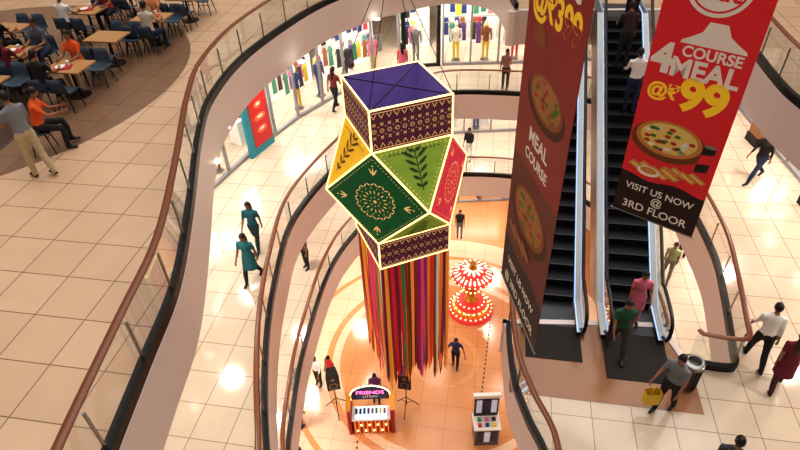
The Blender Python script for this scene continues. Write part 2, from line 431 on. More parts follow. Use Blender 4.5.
for i in range(4):
    j=(i+1)%4
    v=[tb[i],tb[j],top[j],top[i]]
    bp.poly(v,M_MAR); 
    cc=Vector((LC.x,LC.y,0)); inn=[Vector((cc.x+(p.x-cc.x)*.97,cc.y+(p.y-cc.y)*.97,p.z)) for p in v]
    bp.poly(inn,M_PUR); boxpat(v)
    v=[ll[i],ll[j],lb[j],lb[i]]; bp.poly(v,M_MAR); boxpat(v)
    # triangles
    tc_=[M_LGR,M_YEL,M_RED,M_YEL][i]; v=[tb[i],tb[j],mid[i]]; bp.poly(v,tc_)
    lc_=[M_LGR,M_RED,M_YEL,M_GRN][i]; v2=[lb[i],lb[j],mid[i]]; bp.poly(v2,lc_)
    for vv,colr,sg in((v,M_DG if tc_==M_LGR else M_BRP,1),(v2,M_DG,-1)):
        fr=face_frame(vv)
        flat(bo,fr,[(-.012,-.5*sg),(.012,-.5*sg),(.01,.4*sg),(-.01,.4*sg)],colr)
        for k in range(6):
            yy=(-.42+.15*k)*sg; ln=.16+.05*k if k<5 else .2
            for sd in(-1,1):
                an=math.radians(35)*sg
                flat(bo,fr,petal(0,yy,ln,.07,an if sd>0 else math.pi-an),colr)
            flat(bo,fr,ell(.1+.09*k,.36*sg,.02,.02),colr); flat(bo,fr,ell(-.1-.09*k,.36*sg,.02,.02),colr)
        # fine dotted border
        cc3=sum(vv,Vector())/3
        for e0 in range(3):
            pa=vv[e0].lerp(cc3,.16); pb=vv[(e0+1)%3].lerp(cc3,.16)
            for q in range(15):
                pt=pa.lerp(pb,(q+.5)/15); dl=pt-fr[0]; flat(bo,fr,ell(dl.dot(fr[1]),dl.dot(fr[2]),.013,.013,n=6),M_CRM)
    # diamonds: at corner i, between mid[i-1] and mid[i]
    dv=[tb[i],mid[i],lb[i],mid[i-1]]
    dc=[M_GRN,M_RED,M_YEL,M_GRN][i]
    bp.poly([tb[i],mid[i],lb[i]],dc); bp.poly([tb[i],lb[i],mid[i-1]],dc)
    fr=face_frame(dv)
    flat(bo,fr,ell(0,0,.04,.04,n=14),M_CRM)
    for k in range(16):
        an=2*math.pi*k/16
        flat(bo,fr,petal(.2*math.cos(an),.2*math.sin(an),.11,.03,an),M_CRM)
        flat(bo,fr,petal(.42*math.cos(an+.2),.42*math.sin(an+.2),.11,.03,an+1.1),M_CRM)
        flat(bo,fr,petal(.42*math.cos(an+.2),.42*math.sin(an+.2),.11,.03,an-.8),M_CRM)
        flat(bo,fr,ell(.36*math.cos(an+.2),.36*math.sin(an+.2),.014,.014),M_CRM)
        if k%2==0: flat(bo,fr,ell(.12*math.cos(an),.12*math.sin(an),.016,.016),M_CRM)
    for k in range(4):
        an=k*math.pi/2
        for dd in(-.5,0,.5): flat(bo,fr,petal(.68*math.cos(an),.68*math.sin(an),.2,.035,an+dd),M_CRM)
        flat(bo,fr,ell(.92*math.cos(an),.92*math.sin(an),.02,.02),M_CRM)
    cc4=sum(dv,Vector())/4
    for e0 in range(4):
        pa=dv[e0].lerp(cc4,.1); pb=dv[(e0+1)%4].lerp(cc4,.1)
        for q in range(20):
            pt=pa.lerp(pb,(q+.5)/20); dl=pt-fr[0]; flat(bo,fr,ell(dl.dot(fr[1]),dl.dot(fr[2]),.013,.013,n=6),M_CRM,.045)
    for p,q in((top[i],top[j]),(tb[i],tb[j]),(lb[i],lb[j]),(ll[i],ll[j]),(top[i],tb[i]),(lb[i],ll[i]),(tb[i],mid[i]),(tb[j],mid[i]),(lb[i],mid[i]),(lb[j],mid[i])):
        bl.tube([p,q],.021,M_LED,6)
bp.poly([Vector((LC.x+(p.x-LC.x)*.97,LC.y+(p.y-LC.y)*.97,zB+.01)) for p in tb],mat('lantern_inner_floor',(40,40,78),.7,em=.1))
bp.poly(ll,M_MAR)
# inner frame bars
for p,q in((top[0],top[2]),(top[1],top[3])): bl.tube([p-Vector((0,0,.02)),q-Vector((0,0,.02))],.012,M_DARK,6)
bp.obj('paper_panels',lan,fix=False); bo.obj('cutwork_patterns',lan,fix=False); bl.obj('led_edges',lan)
b=MB()
for p in top: b.tube([p,Vector((LC.x,LC.y,16.6))],.008,M_DARK,5)
b.tube([Vector((LC.x,LC.y,16.6)),Vector((LC.x,LC.y,24))],.012,M_DARK,5)
b.obj('suspension_cables',lan)
TC=[(206,30,44),(240,124,30),(244,204,50),(224,64,130),(30,124,66),(130,36,104),(150,28,36),(214,50,50),(130,60,30),(248,156,60),(110,30,44),(210,200,180),(190,30,90)]
TM=[mat('ribbon_%d'%i,c,.6,var=.12,em=.22) for i,c in enumerate(TC)]  # ribbons glow slightly to make up for little light on upright faces
b=MB()
for layer,(sc,ph) in enumerate(((1.0,0),(.9,.5))):
    for i in range(4):
        p,q=ll[i],ll[(i+1)%4]; n=21
        for k in range(n):
            t=(k+.5+ph*.6)/n; c=p.lerp(q,min(t,.99)); c=Vector((LC.x+(c.x-LC.x)*sc,LC.y+(c.y-LC.y)*sc,0))
            d=(q-p).normalized(); ln=4.25+random.random()*.75; ph2=random.random()*6; m=random.choice(TM)
            nn=Vector((-d.y,d.x,0)); vs=[];NN=14
            w0=.042; sw=random.uniform(-.05,.05)
            for s_ in range(NN+1):
                f=s_/NN; z=zL-ln*f; ty=math.sin(ph2+f*5)*.03*f; ro=math.sin(ph2*2+f*4)*.3
                cc=c+nn*ty+d*(sw*f)
                w=d*math.cos(ro)*w0+nn*math.sin(ro)*w0
                if s_==NN: w=w*.1
                vs+=[(cc.x-w.x,cc.y-w.y,z),(cc.x+w.x,cc.y+w.y,z)]
            b.add(vs,[(2*s_,2*s_+1,2*s_+3,2*s_+2) for s_ in range(NN)],m)
b.obj('ribbon_tassels',lan,fix=False)

# ------------------------------------------------------------------ banners
M_BR=mat('banner_red',(206,38,48),.55,em=.12,var=.05,scale=2)  # faint glow put into the red where little light reaches it
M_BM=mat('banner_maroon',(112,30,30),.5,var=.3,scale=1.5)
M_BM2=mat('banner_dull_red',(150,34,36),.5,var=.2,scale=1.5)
M_BD=mat('banner_dark',(44,20,24),.55,var=.1)
M_BW=mat('banner_white',(245,240,232),.55,var=.02)
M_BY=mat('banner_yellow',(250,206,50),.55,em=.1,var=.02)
M_CRUST=mat('print_crust',(206,140,66),.6,var=.2,scale=30)
M_CHEESE=mat('print_cheese',(232,206,120),.6,var=.25,scale=40)
M_TOM=mat('print_tomato',(190,50,36),.6,var=.2,scale=40)
M_GPEP=mat('print_pepper',(70,130,50),.6)
M_BRD=mat('print_bread',(216,150,80),.6,var=.3,scale=40)
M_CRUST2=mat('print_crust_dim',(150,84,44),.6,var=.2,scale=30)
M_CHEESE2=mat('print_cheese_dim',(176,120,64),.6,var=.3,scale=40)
def text(s,size,m,frame,x,y,parent,off=.006,bold=.012,align='CENTER',name='lettering'):
    c,ex,ez,n=frame
    cu=bpy.data.curves.new(name,'FONT'); cu.body=s; cu.size=size; cu.align_x=align; cu.align_y='CENTER'; cu.offset=bold*size; cu.extrude=.0015
    cu.materials.append(m)
    o=bpy.data.objects.new(name,cu); COL.objects.link(o)
    R=Matrix((ex,ez,n)).transposed().to_4x4(); R.translation=c+ex*x+ez*y+n*off
    o.matrix_world=R; o.parent=parent; return o
def banner(pl,pr,z0,z1,kind):
    e=empty('hanging_banner')
    pl=Vector((*pl,z0)); pr=Vector((*pr,z0)); ex=(pr-pl).normalized(); ez=Vector((0,0,1)); n=ex.cross(ez); w=(pr-pl).length
    c=(pl+pr)/2; fr=(c,ex,ez,n); H=z1-z0
    b=MB()
    def fl(pts,m,off=.004): b.poly([c+ex*x+ez*y+n*off for x,y in pts],m)
    R=lambda x0,y0,x1,y1:[(x0,y0),(x1,y0),(x1,y1),(x0,y1)]
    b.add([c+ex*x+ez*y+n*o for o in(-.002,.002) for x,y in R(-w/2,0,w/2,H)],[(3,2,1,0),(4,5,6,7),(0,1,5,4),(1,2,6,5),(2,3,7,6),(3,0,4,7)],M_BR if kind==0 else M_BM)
    fl([(-w/2,0),(-w/2,.78)]+[(x*w/2,.78+.06+.04*math.sin(x*5)) for x in np.linspace(-1,1,12)]+[(w/2,.78),(w/2,0)],M_BD)
    # hems & rods
    for zz in(0,H): b.tube([c+ex*(-w/2-.03)+ez*zz,c+ex*(w/2+.03)+ez*zz],.014,M_STEEL,8)
    for xx in(-w/2,w/2): b.tube([c+ex*xx+ez*H,c+ex*xx+ez*(24-z0)],.006,M_DARK,5)
    rr=random.Random(3)
    def pizza(px,py,r,asp,dim=False):
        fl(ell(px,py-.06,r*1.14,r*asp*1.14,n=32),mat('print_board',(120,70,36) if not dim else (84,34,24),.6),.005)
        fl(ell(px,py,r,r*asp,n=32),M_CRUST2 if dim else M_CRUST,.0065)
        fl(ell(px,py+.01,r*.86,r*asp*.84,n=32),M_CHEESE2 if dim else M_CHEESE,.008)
        for k in range(30):
            a=rr.random()*6.28; q=rr.random()**.5*r*.76
            fl(ell(px+q*math.cos(a),py+.01+q*asp*math.sin(a),r*.1,r*.1*asp,n=8),[M_TOM,M_GPEP,M_CHEESE2 if dim else M_BW][k%3],.0095)
    def bread(x0,y0,s=1,dim=False):
        for k in range(4):
            o=.008+.0008*k; bx=x0+.2*k*s; by=y0+.04*(k%2)
            fl([(bx,by),(bx+.34*s,by-.16*s),(bx+.44*s,by-.07*s),(bx+.1*s,by+.1*s)],M_CRUST2 if dim else M_BRD,o)
            fl([(bx+.04*s,by+.01),(bx+.34*s,by-.13*s),(bx+.38*s,by-.09*s),(bx+.1*s,by+.05*s)],M_CHEESE2 if dim else M_CHEESE,o+.0004)
    if kind==0:
        pizza(-.1,1.7,.55,.58)
        fl([(.42,1.28),(.62,1.32),(.66,1.8),(.46,1.77)],mat('print_can',(30,28,34),.4),.012)
        fl([(.43,1.44),(.63,1.48),(.65,1.66),(.455,1.62)],M_BR,.0135)
        fl(ell(.56,1.79,.1,.035),M_STEEL,.0138)
        bread(-.66,1.06,.9); fl(ell(-.28,1.0,.2,.1,n=20),M_BW,.013); fl(ell(-.28,1.02,.15,.065,n=20),M_BRD,.014)
        bread(-.1,1.14,.75)
        text('VISIT US NOW',.185,M_BW,fr,0,.6,e); text('@',.2,M_BW,fr,0,.42,e); text('3RD FLOOR',.22,M_BW,fr,0,.2,e)
        text('@₹',.32,M_BY,fr,-.4,2.5,e,bold=.03); text('99',.72,M_BY,fr,.22,2.52,e,bold=.045)
        text('MEAL',.42,M_BW,fr,.12,2.93,e,bold=.035); text('COURSE',.23,M_BW,fr,.16,3.21,e,bold=.03)
        text('4',.64,M_BW,fr,-.53,3.02,e,bold=.045)
        fl([(-.34,3.33),(.62,3.33),(.6,3.38),(.46,3.46),(.34,3.54),(.26,3.7),(.0,3.7),(-.06,3.54),(-.18,3.46),(-.32,3.38)],M_BW)
        lcx,lcy=0,4.24
    else:
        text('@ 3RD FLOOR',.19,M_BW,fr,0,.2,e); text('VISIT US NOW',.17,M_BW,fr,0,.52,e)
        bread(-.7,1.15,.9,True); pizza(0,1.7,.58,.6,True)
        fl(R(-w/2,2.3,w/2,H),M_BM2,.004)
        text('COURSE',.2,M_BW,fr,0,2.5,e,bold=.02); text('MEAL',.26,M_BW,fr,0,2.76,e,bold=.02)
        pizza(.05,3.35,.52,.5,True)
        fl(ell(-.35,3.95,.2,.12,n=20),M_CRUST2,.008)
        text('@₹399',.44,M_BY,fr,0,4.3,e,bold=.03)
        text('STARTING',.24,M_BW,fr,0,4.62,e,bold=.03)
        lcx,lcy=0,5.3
    fl(ell(lcx,lcy,.47,.47,n=36),M_BW,.005); fl(ell(lcx,lcy,.41,.41,n=36),M_BR,.0065); fl(ell(lcx,lcy,.38,.38,n=36),M_BW,.0075)
    text('Hut',.4,M_BR,fr,lcx,lcy-.1,e,off=.009,bold=.02)
    b.obj('printed_fabric',e,fix=False)
banner((4.1,8.8),(5.2,7.8),12.5,17.6,0)
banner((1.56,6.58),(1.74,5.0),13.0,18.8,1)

# ------------------------------------------------------------------ storefronts
GC=[(190,40,60),(30,60,120),(230,200,60),(60,140,110),(220,120,150),(40,40,46),(236,230,220),(150,90,60),(90,60,130),(226,214,200),(120,120,126),(60,50,50)]
GM=[mat('merchandise_%d'%i,c,.7) for i,c in enumerate(GC)]
M_SHW=mat('shop_glowing_wall',(240,230,220),.6,em=.4,var=.06)  # back wall glows in place of light falling on it
M_SHH=mat('shop_header',(244,240,234),.5,em=.45,var=.03)
M_SHB=mat('shop_header_dark',(40,36,40),.5)
def garment(b,T,x,y,z,m,h=.9,w=.42):
    b.add([(x-w/2,y-.02,z-h),(x+w/2,y-.02,z-h),(x+w*.38,y-.03,z-.12),(x+w*.55,y-.02,z-.25),(x+w*.6,y,z-.2),(x+w*.35,y,z),(x-w*.35,y,z),(x-w*.6,y,z-.2),(x-w*.55,y-.02,z-.25),(x-w*.38,y-.03,z-.12)],
      [tuple(range(10))],m,T)
def mannequin(b,T,x,y,m,m2):
    b.tube([(x,y,.85),(x,y,1.05),(x,y,1.3),(x,y,1.42),(x,y,1.5)],[(.16,.11),(.13,.09),(.17,.11),(.13,.08),(.05,.05)],m,10,T=T,up=(1,0,0))
    b.tube([(x,y,1.48),(x,y,1.62),(x,y,1.76)],[(.05,.05),(.08,.09),(.04,.05)],M_WHITE,8,T=T,up=(1,0,0))
    for s in(-1,1):
        b.tube([(x+s*.08,y,.9),(x+s*.09,y,.5),(x+s*.1,y,.06)],[.09,.06,.04],m2,8,T=T)
        b.tube([(x+s*.18,y,1.4),(x+s*.23,y-.02,1.12),(x+s*.22,y-.08,.88)],[.05,.042,.03],m,8,T=T)
    b.lathe([(.2,0),(.2,.03)],(x,y,0),M_STEEL,14,T=T)
def storefront(p0,p1,z,style,h=3.4,depth=2.4,inv=False,hc=None,light=55):
    p0=Vector((*p0,z)); p1=Vector((*p1,z)); d=(p1-p0); w=d.length; d.normalize(); n=Vector((-d.y,d.x,0))
    if inv: n=-n
    T=Matrix((d,n,Vector((0,0,1)))).transposed().to_4x4(); T.translation=p0
    e=empty('storefront'); b=MB(); g=MB(); q=MB()
    k=max(1,round(w/1.25)); fr=M_BLACK if style=='dark' else M_GREYF
    b.box((w/2,0,h-.3),(w,.2,.6),hc or M_SHH,T=T)
    b.box((w/2,-.12,h-.3),(w*.4,.04,.3),M_SHB if not hc else M_SHH,T=T)
    b.box((w/2,0,.06),(w,.12,.12),fr,T=T)
    for i in range(k+1):
        b.box((w*i/k,0,(h-.6)/2),(.08 if style!='dark' else .16,.1 if style!='dark' else .2,h-.6),fr,T=T)
    for i in range(k):
        g.add([(w*i/k+.03,0,.12),(w*(i+1)/k-.03,0,.12),(w*(i+1)/k-.03,0,h-.6),(w*i/k+.03,0,h-.6)],[(0,1,2,3)],M_SGLASS,T)
    b.box((w/2,depth,h/2),(w,.08,h),M_SHW,T=T)
    rr=random.Random(int(w*100)+int(z)); 
    # ceiling tubes inside
    for i in range(max(1,int(w/1.1))): b.box((.5+i*1.1,depth/2,h-.06),(.12,depth*.8,.05),M_LAMP,T=T)
    if style in('clothes','dark'):
        for row,(yy,zz) in enumerate(((depth-.15,2.3),(depth-.15,1.25),(depth*.55,1.35))):
            x=.25
            while x<w-.25:
                if rr.random()<.75: garment(q,T,x,yy,zz,rr.choice(GM),.65+rr.random()*.3,.24)
                x+=.2+rr.random()*.14
            q.tube([(.1,yy+.02,zz+.03),(w-.1,yy+.02,zz+.03)],.015,M_STEEL,6,T=T)
        x=.6
        while x<w-.4:
            mannequin(q,T,x,.55,rr.choice(GM),rr.choice(GM)); x+=1.3
    else:
        for zz in(.5,1.0,1.5,2.0,2.5):
            q.box((w/2,depth-.25,zz),(w*.94,.4,.03),M_WHITE,T=T); x=.15
            while x<w-.2:
                ww=.06+rr.random()*.12
                if rr.random()<.7: q.box((x+ww/2,depth-.28,zz+.02+.1),(ww,.2,.12+rr.random()*.14),rr.choice(GM),T=T)
                x+=ww+.05
        x=.7
        while x<w-.6:
            q.box((x,.9,.45),(.8,.5,.9),M_WHITE,T=T); 
            for j in range(3): q.box((x-.25+.25*j,.9,.98),(.14,.2,.14),rr.choice(GM),T=T)
            x+=1.6
        mannequin(q,T,w*.5,.45,rr.choice(GM),rr.choice(GM))
    b.obj('frame_and_walls',e); g.obj('glazing',e); q.obj('merchandise',e)
    c=T@Vector((w/2,depth*.5,h-.15)); area('shop_light',c,(min(w,2.5),1.2),light,(1,.97,.94)).parent=e
    return T,w,e
BS=[(-6.6,12.2),(-6.1,15.1),(-5.1,17.5),(-3.7,20),(-2.0,22.2),(.3,24.0)]
sty=['shelf','shelf','shelf','clothes','clothes']
for i in range(5):
    T,w,e=storefront(BS[i],BS[i+1],B,sty[i],depth=1.9,light=65)
T,w,e=storefront((.5,24.2),(2.0,24.35),B,'dark',depth=2.4)
T,w,e=storefront((2.2,24.35),(5.8,24.2),B,'clothes',depth=2.6)
T,w,e=storefront((6.0,24.2),(9.6,24.2),B,'shelf')
# lower level fronts
for a,c,s in(((-1.5,24.4),(2,26),'shelf'),((2.1,26),(6.2,26),'shelf'),((6.3,26),(10,26),'clothes')):
    storefront(a,c,C,s)
for a,c in(((-2,26),(2,26)),((2.1,26),(7,26))): storefront(a,c,D+.0,'shelf',light=40)
M_ORH=mat('orange_sign',(196,112,50),.5,em=.2)
M_BRN=mat('brown_cladding',(150,104,70),.5)
for a,c in(((12.2,9.5),(12.3,13)),((12.3,13.1),(12.6,16.6)),((12.6,16.7),(13,20.5))):
    storefront(a,c,B,'shelf',inv=True,hc=M_ORH)
for a,c in(((12.2,12.5),(12.4,17)),((12.4,17.1),(12.6,21))):
    storefront(a,c,C,'shelf',inv=True)
# pillars on right
for (x,y) in((12.0,13.1),(12.3,16.8),(12.5,20.6)):
    b=MB(); b.box((x,y,B+1.7),(.55,.55,3.42),M_BRN); b.box((x,y,B+.15),(.62,.62,.3),M_DARK); b.box((x,y,B+3.2),(.66,.66,.3),M_WHITE); b.obj('pillar')
# red poster stand with teal frame
M_TEAL=mat('teal_frame',(40,130,140),.5,em=.2)
M_PRED=mat('poster_red',(190,36,38),.5,em=.2)
M_POR=mat('poster_orange',(224,110,60),.5,em=.2)
b=MB(); p0=Vector((-5.2,17.25,B)); p1=Vector((-4.6,18.4,B)); d=(p1-p0).normalized(); n=Vector((d.y,-d.x,0)); p0=p0+n*.2; p1=p1+n*.2
T=Matrix((d,n,Vector((0,0,1)))).transposed().to_4x4(); T.translation=p0; w=(p1-p0).length
b.box((w/2,0,1.2),(w,.12,2.4),M_TEAL,T=T); b.box((w/2+.1,.07,1.25),(w-.35,.03,1.9),M_PRED,T=T)
for cz,rx in((1.75,.2),(1.3,.3),(.85,.26)):
    b.add([(x+w/2+.1,.09,y+cz) for x,y in ell(0,0,rx,.13,n=20)],[tuple(range(20))],M_POR,T)
    b.add([(x+w/2+.1,.095,y+cz+.02) for x,y in ell(0,0,rx*.5,.05,n=20)],[tuple(range(20))],M_BW,T)
b.obj('poster_stand')

# ------------------------------------------------------------------ atrium floor props
# tiered light installation
M_DIYA=mat('diya_red_panel',(190,46,42),.5,em=.7,var=.3,scale=20)
M_GLW=mat('warm_bulb',(255,214,150),.5,em=6,var=0)
M_WHP=mat('white_pattern_panel',(255,236,214),.5,em=.8,var=.1)
M_GOLD=mat('gold_paint',(206,140,50),.35,.6)
cx,cy=3.0,17.9
b=MB()
for r,z0,z1,m in((1.0,0,.22,M_DIYA),(.84,.22,.42,M_GOLD),(.66,.42,.62,M_DIYA)):
    b.lathe([(r,z0),(r,z1-.04),(r-.05,z1),(0.01,z1)],(cx,cy,0),m,40)
    k=int(r*26)
    for i in range(k):
        a=2*math.pi*i/k; b.sphere((cx+(r-.07)*math.cos(a),cy+(r-.07)*math.sin(a),z1+.03),.03,M_GLW,6,4)
for k in range(16):
    a=2*math.pi*k/16
    b.poly([(cx+.75*math.cos(a-.1),cy+.75*math.sin(a-.1),.425),(cx+.82*math.cos(a),cy+.82*math.sin(a),.425),(cx+.75*math.cos(a+.1),cy+.75*math.sin(a+.1),.425)],M_WHP)
b.lathe([(.22,.6),(.3,.7),(.16,.85),(.12,1.1),(.34,1.22),(.46,1.32),(.44,1.38),(.14,1.4),(.1,1.6),(.14,1.8),(.1,1.95),(.3,2.02)],(cx,cy,0),M_GOLD,24)
for i in range(14):
    a=2*math.pi*i/14; b.sphere((cx+.42*math.cos(a),cy+.42*math.sin(a),1.42),.035,M_GLW,6,4)
sc=lambda w:1+.06*math.cos(w*12)
b.lathe([(.3,2.0),(.84,2.05),(.89,2.12),(.84,2.2),(.55,2.32),(.5,2.33)],(cx,cy,0),M_DIYA,72,scal=sc)
b.lathe([(.52,2.32),(.55,2.4),(.3,2.5)],(cx,cy,0),M_DIYA,36)
b.lathe([(.3,2.5),(.1,2.56),(.1,2.7),(.16,2.78),(.02,2.95)],(cx,cy,0),M_GOLD,24)
for k in range(24):
    a=2*math.pi*k/24
    pt=lambda r,a_,z:(cx+r*math.cos(a_),cy+r*math.sin(a_),z)
    b.poly([pt(.6,a-.05,2.315),pt(.78,a-.07,2.245),pt(.84,a,2.225),pt(.78,a+.07,2.245),pt(.6,a+.05,2.315)],M_WHP)
    b.sphere(pt(.9,a,2.16),.03,M_GLW,6,4); 
    if k%2: b.sphere(pt(.57,a,2.36),.026,M_GLW,6,4)
for k in range(12):
    a=2*math.pi*k/12; b.poly([pt(.2,a-.25,2.535),pt(.42,a-.14,2.47),pt(.5,a,2.44),pt(.42,a+.14,2.47),pt(.2,a+.25,2.535)],M_WHP)
b.obj('tiered_diya_lamp',smooth=True,fix=False)
# cable cover dots on the floor
b=MB()
for (ax,ay),(bx,by) in(((3.75,17.0),(2.6,12.2)),((-1.9,11.6),(-2.0,9.5))):
    L_=math.dist((ax,ay),(bx,by)); k=int(L_/.22)
    for i in range(k): b.box((ax+(bx-ax)*i/k,ay+(by-ay)*i/k,.012),(.05,.09,.02),M_DARK)
b.obj('cable_cover')

# sweet stall with arch sign
st=empty('festival_stall')
M_SK=mat('stall_skirt_orange',(236,150,50),.6,em=.3,var=.3,scale=6); M_NAVY=mat('stall_sign_navy',(36,22,60),.5,em=.2)
M_PNK=mat('neon_pink',(255,120,190),.5,em=1.8,var=0); M_REDC=mat('red_fabric',(180,36,36),.6); M_ICE=mat('display_light',(200,225,255),.4,em=1.6,var=.1)
b=MB(); TS=Matrix.Translation((-1.35,12.75,0))
b.box((0,-.55,.42),(1.3,.5,.84),M_REDC,T=TS); b.box((0,-.55,.86),(1.4,.6,.05),M_WHITE,T=TS)
for i in range(9): b.box((-.6+.15*i,-.81,.42),(.05,.02,.78),M_SK,T=TS)
b.box((0,-.55,.93),(1.1,.4,.09),M_ICE,T=TS)
for x in(-.78,.78): b.box((x,-.5,.75),(.12,.7,1.5),M_REDC,T=TS); b.box((x,-.5,1.52),(.18,.8,.05),M_GOLD,T=TS)
for x in(-.7,.7): b.tube([(x,-.2,0),(x,-.2,1.7)],.025,M_GOLD,8,T=TS)
arc=[(-.72,-.22,1.25)]+[(.72*math.cos(t),-.22,1.5+.55*math.sin(t)) for t in np.linspace(math.pi,0,16)]+[(.72,-.22,1.25)]
b.poly(arc,M_NAVY,T=TS); b.poly([(x,y+.06,z) for x,y,z in arc],M_NAVY,T=TS)
b.tube(arc,.022,M_GLW,6,T=TS)
rr=random.Random(5)
for i in range(8): b.box((-.52+.145*i,-.55,1.0),(.09,.2,.08+.06*rr.random()),rr.choice(GM),T=TS)
for i in range(8): b.sphere((-.52+.15*i,-.83,.2+.35*(i%2)),.035,M_GLW,6,4,T=TS)
b.obj('stall_body',st)
f=(Vector((-1.35,12.75-.235,1.62)),Vector((1,0,0)),Vector((0,0,1)),Vector((0,-1,0)))
text('FRIENDS',.27,M_PNK,f,0,.05,st); text('UTSAV',.18,M_BW,f,0,-.18,st)
def speaker(x,y,rz):
    b=MB(); T=Matrix.Translation((x,y,0))@Matrix.Rotation(rz,4,'Z')
    for k in range(3):
        a=2*math.pi*k/3+.5; b.tube([(.0,.0,.75),(.5*math.cos(a),.5*math.sin(a),.02)],.016,M_BLACK,6,T=T)
        b.tube([(.0,.0,.4),(.27*math.cos(a),.27*math.sin(a),.37)],.01,M_BLACK,6,T=T)
    b.tube([(0,0,.3),(0,0,1.55)],.02,M_BLACK,8,T=T)
    z0,z1=1.5,2.3
    b.add([(-.24,-.2,z0),(.24,-.2,z0),(.17,.22,z0),(-.17,.22,z0),(-.24,-.2,z1),(.24,-.2,z1),(.17,.22,z1),(-.17,.22,z1)],[(3,2,1,0),(4,5,6,7),(0,1,5,4),(1,2,6,5),(2,3,7,6),(3,0,4,7)],M_BLACK,T)
    b.add([(x_*1,-.21,z_+1.74) for x_,z_ in ell(0,0,.16,.16,n=20)],[tuple(range(20))],M_STEEL,T)
    b.add([(x_*1,-.215,z_+1.74) for x_,z_ in ell(0,0,.13,.13,n=20)],[tuple(range(20))],M_BLACK,T)
    b.add([(x_*1,-.21,z_+2.1) for x_,z_ in ell(0,0,.08,.06,n=16)],[tuple(range(16))],M_STEEL,T)
    b.obj('speaker_on_tripod')
speaker(-2.7,13.0,.2); speaker(-.05,12.9,-.2)
# promo kiosk
b=MB(); K=(2.75,11.55)
M_KL=mat('kiosk_lit_panel',(190,194,210),.4,em=.3); M_KP=mat('kiosk_grey',(96,96,104),.4); M_KD=mat('kiosk_dark',(44,42,54),.4)
b.box((K[0],K[1],.5),(.85,.6,1.0),M_KP); b.box((K[0],K[1],1.03),(.95,.7,.06),M_WHITE)
b.box((K[0],K[1]+.26,1.6),(.85,.08,1.1),M_KD); b.box((K[0],K[1]+.26,2.2),(.95,.14,.16),M_WHITE)
for i in range(3): b.box((K[0]-.26+.26*i,K[1]+.2,1.65),(.19,.03,.7),[M_KL,M_NAVY,M_KL][i])
for i in range(3):
    for j in range(2): b.box((K[0]-.26+.26*i,K[1]-.1+.22*j-.08,1.1),(.12,.12,.1),GM[(i+j*3)%10])
for j in range(3): b.box((K[0]-.25+.25*j,K[1]-.31,.55),(.2,.03,.6),[M_KD,M_KL,M_KD][j])
b.obj('promotional_kiosk')

# ------------------------------------------------------------------ food court furniture
M_TT=mat('table_top_wood',(178,134,88),.35,var=.15,scale=4)
M_CH=mat('chair_blue_grey',(58,74,92),.5,var=.08); M_LEG=mat('chair_leg',(60,44,36),.4)
b=MB()
b.box((0,0,.735),(.95,.75,.035),M_TT); b.box((0,0,.70),(.5,.4,.03),M_DARK)
b.tube([(0,0,.03),(0,0,.7)],.035,M_DARK,10); b.lathe([(.26,0),(.26,.02),(.05,.045)],(0,0,0),M_DARK,20)
ME_T=b.mesh('table')
b=MB()
U=8;V=9; prof=[(.22,.43),(.2,.455),(.1,.45),(0,.44),(-.12,.44),(-.19,.47),(-.23,.56),(-.26,.7),(-.28,.82)]
vs=[]
for sgn in(0,.018):
    for k,(y,z) in enumerate(prof):
        for i in range(U+1):
            u=-1+2*i/U; hw=.235 if k<6 else .225-.02*(k-6)
            lift=.03*u*u; fwd=(.06*u*u if k>=6 else 0)
            vs.append((u*hw,y+fwd-(sgn if k>=6 else 0),z+(lift if k<6 else 0)-(sgn if k<6 else 0)))
fs=[];n0=(U+1)*V
for k in range(V-1):
    for i in range(U):
        a=k*(U+1)+i; fs.append((a,a+1,a+U+2,a+U+1)); fs.append(tuple(x+n0 for x in (a+U+1,a+U+2,a+1,a)))
for k in range(V-1):
    for i in(0,U):
        a=k*(U+1)+i; fs.append((a,a+U+1,a+U+1+n0,a+n0))
for i in range(U):
    for k in(0,V-1):
        a=k*(U+1)+i; fs.append((a,a+1,a+1+n0,a+n0))
b.add(vs,fs,M_CH)
for sx in(-1,1):
    for sy in(-1,1): b.tube([(sx*.15,sy*.13,.435),(sx*.21,sy*.2,0)],[.018,.012],M_LEG,8)
b.tube([(-.17,.14,.3),(.17,.14,.3)],.008,M_LEG,6)
ME_C=b.mesh('chair',True)
def place(me,name,x,y,z,rz,s=1):
    o=bpy.data.objects.new(name,me); o.location=(x,y,z); o.rotation_euler=(0,0,rz); o.scale=(s,s,s); COL.objects.link(o); return o
tables=[(-7.7,13.3),(-7.5,15.2),(-6.75,16.6),(-8.95,17.5),(-6.3,18.4),(-9.5,14.4),(-9.4,12.6),(-8.3,19.2),(-10.6,16.2)]
ang=math.radians(-12)
def seat(t,sx,sy):
    x,y=tables[t]; return (x+sx*math.cos(ang)-sy*math.sin(ang),y+sx*math.sin(ang)+sy*math.cos(ang))
for ti,(x,y) in enumerate(tables):
    place(ME_T,'dining_table',x,y,A,ang)
    for sx,sy in((-.26,-.68),(.26,-.68),(-.26,.68),(.26,.68)):
        px,py=seat(ti,sx,sy)
        place(ME_C,'dining_chair',px,py,A,ang+(0 if sy<0 else math.pi)+random.uniform(-.06,.06))

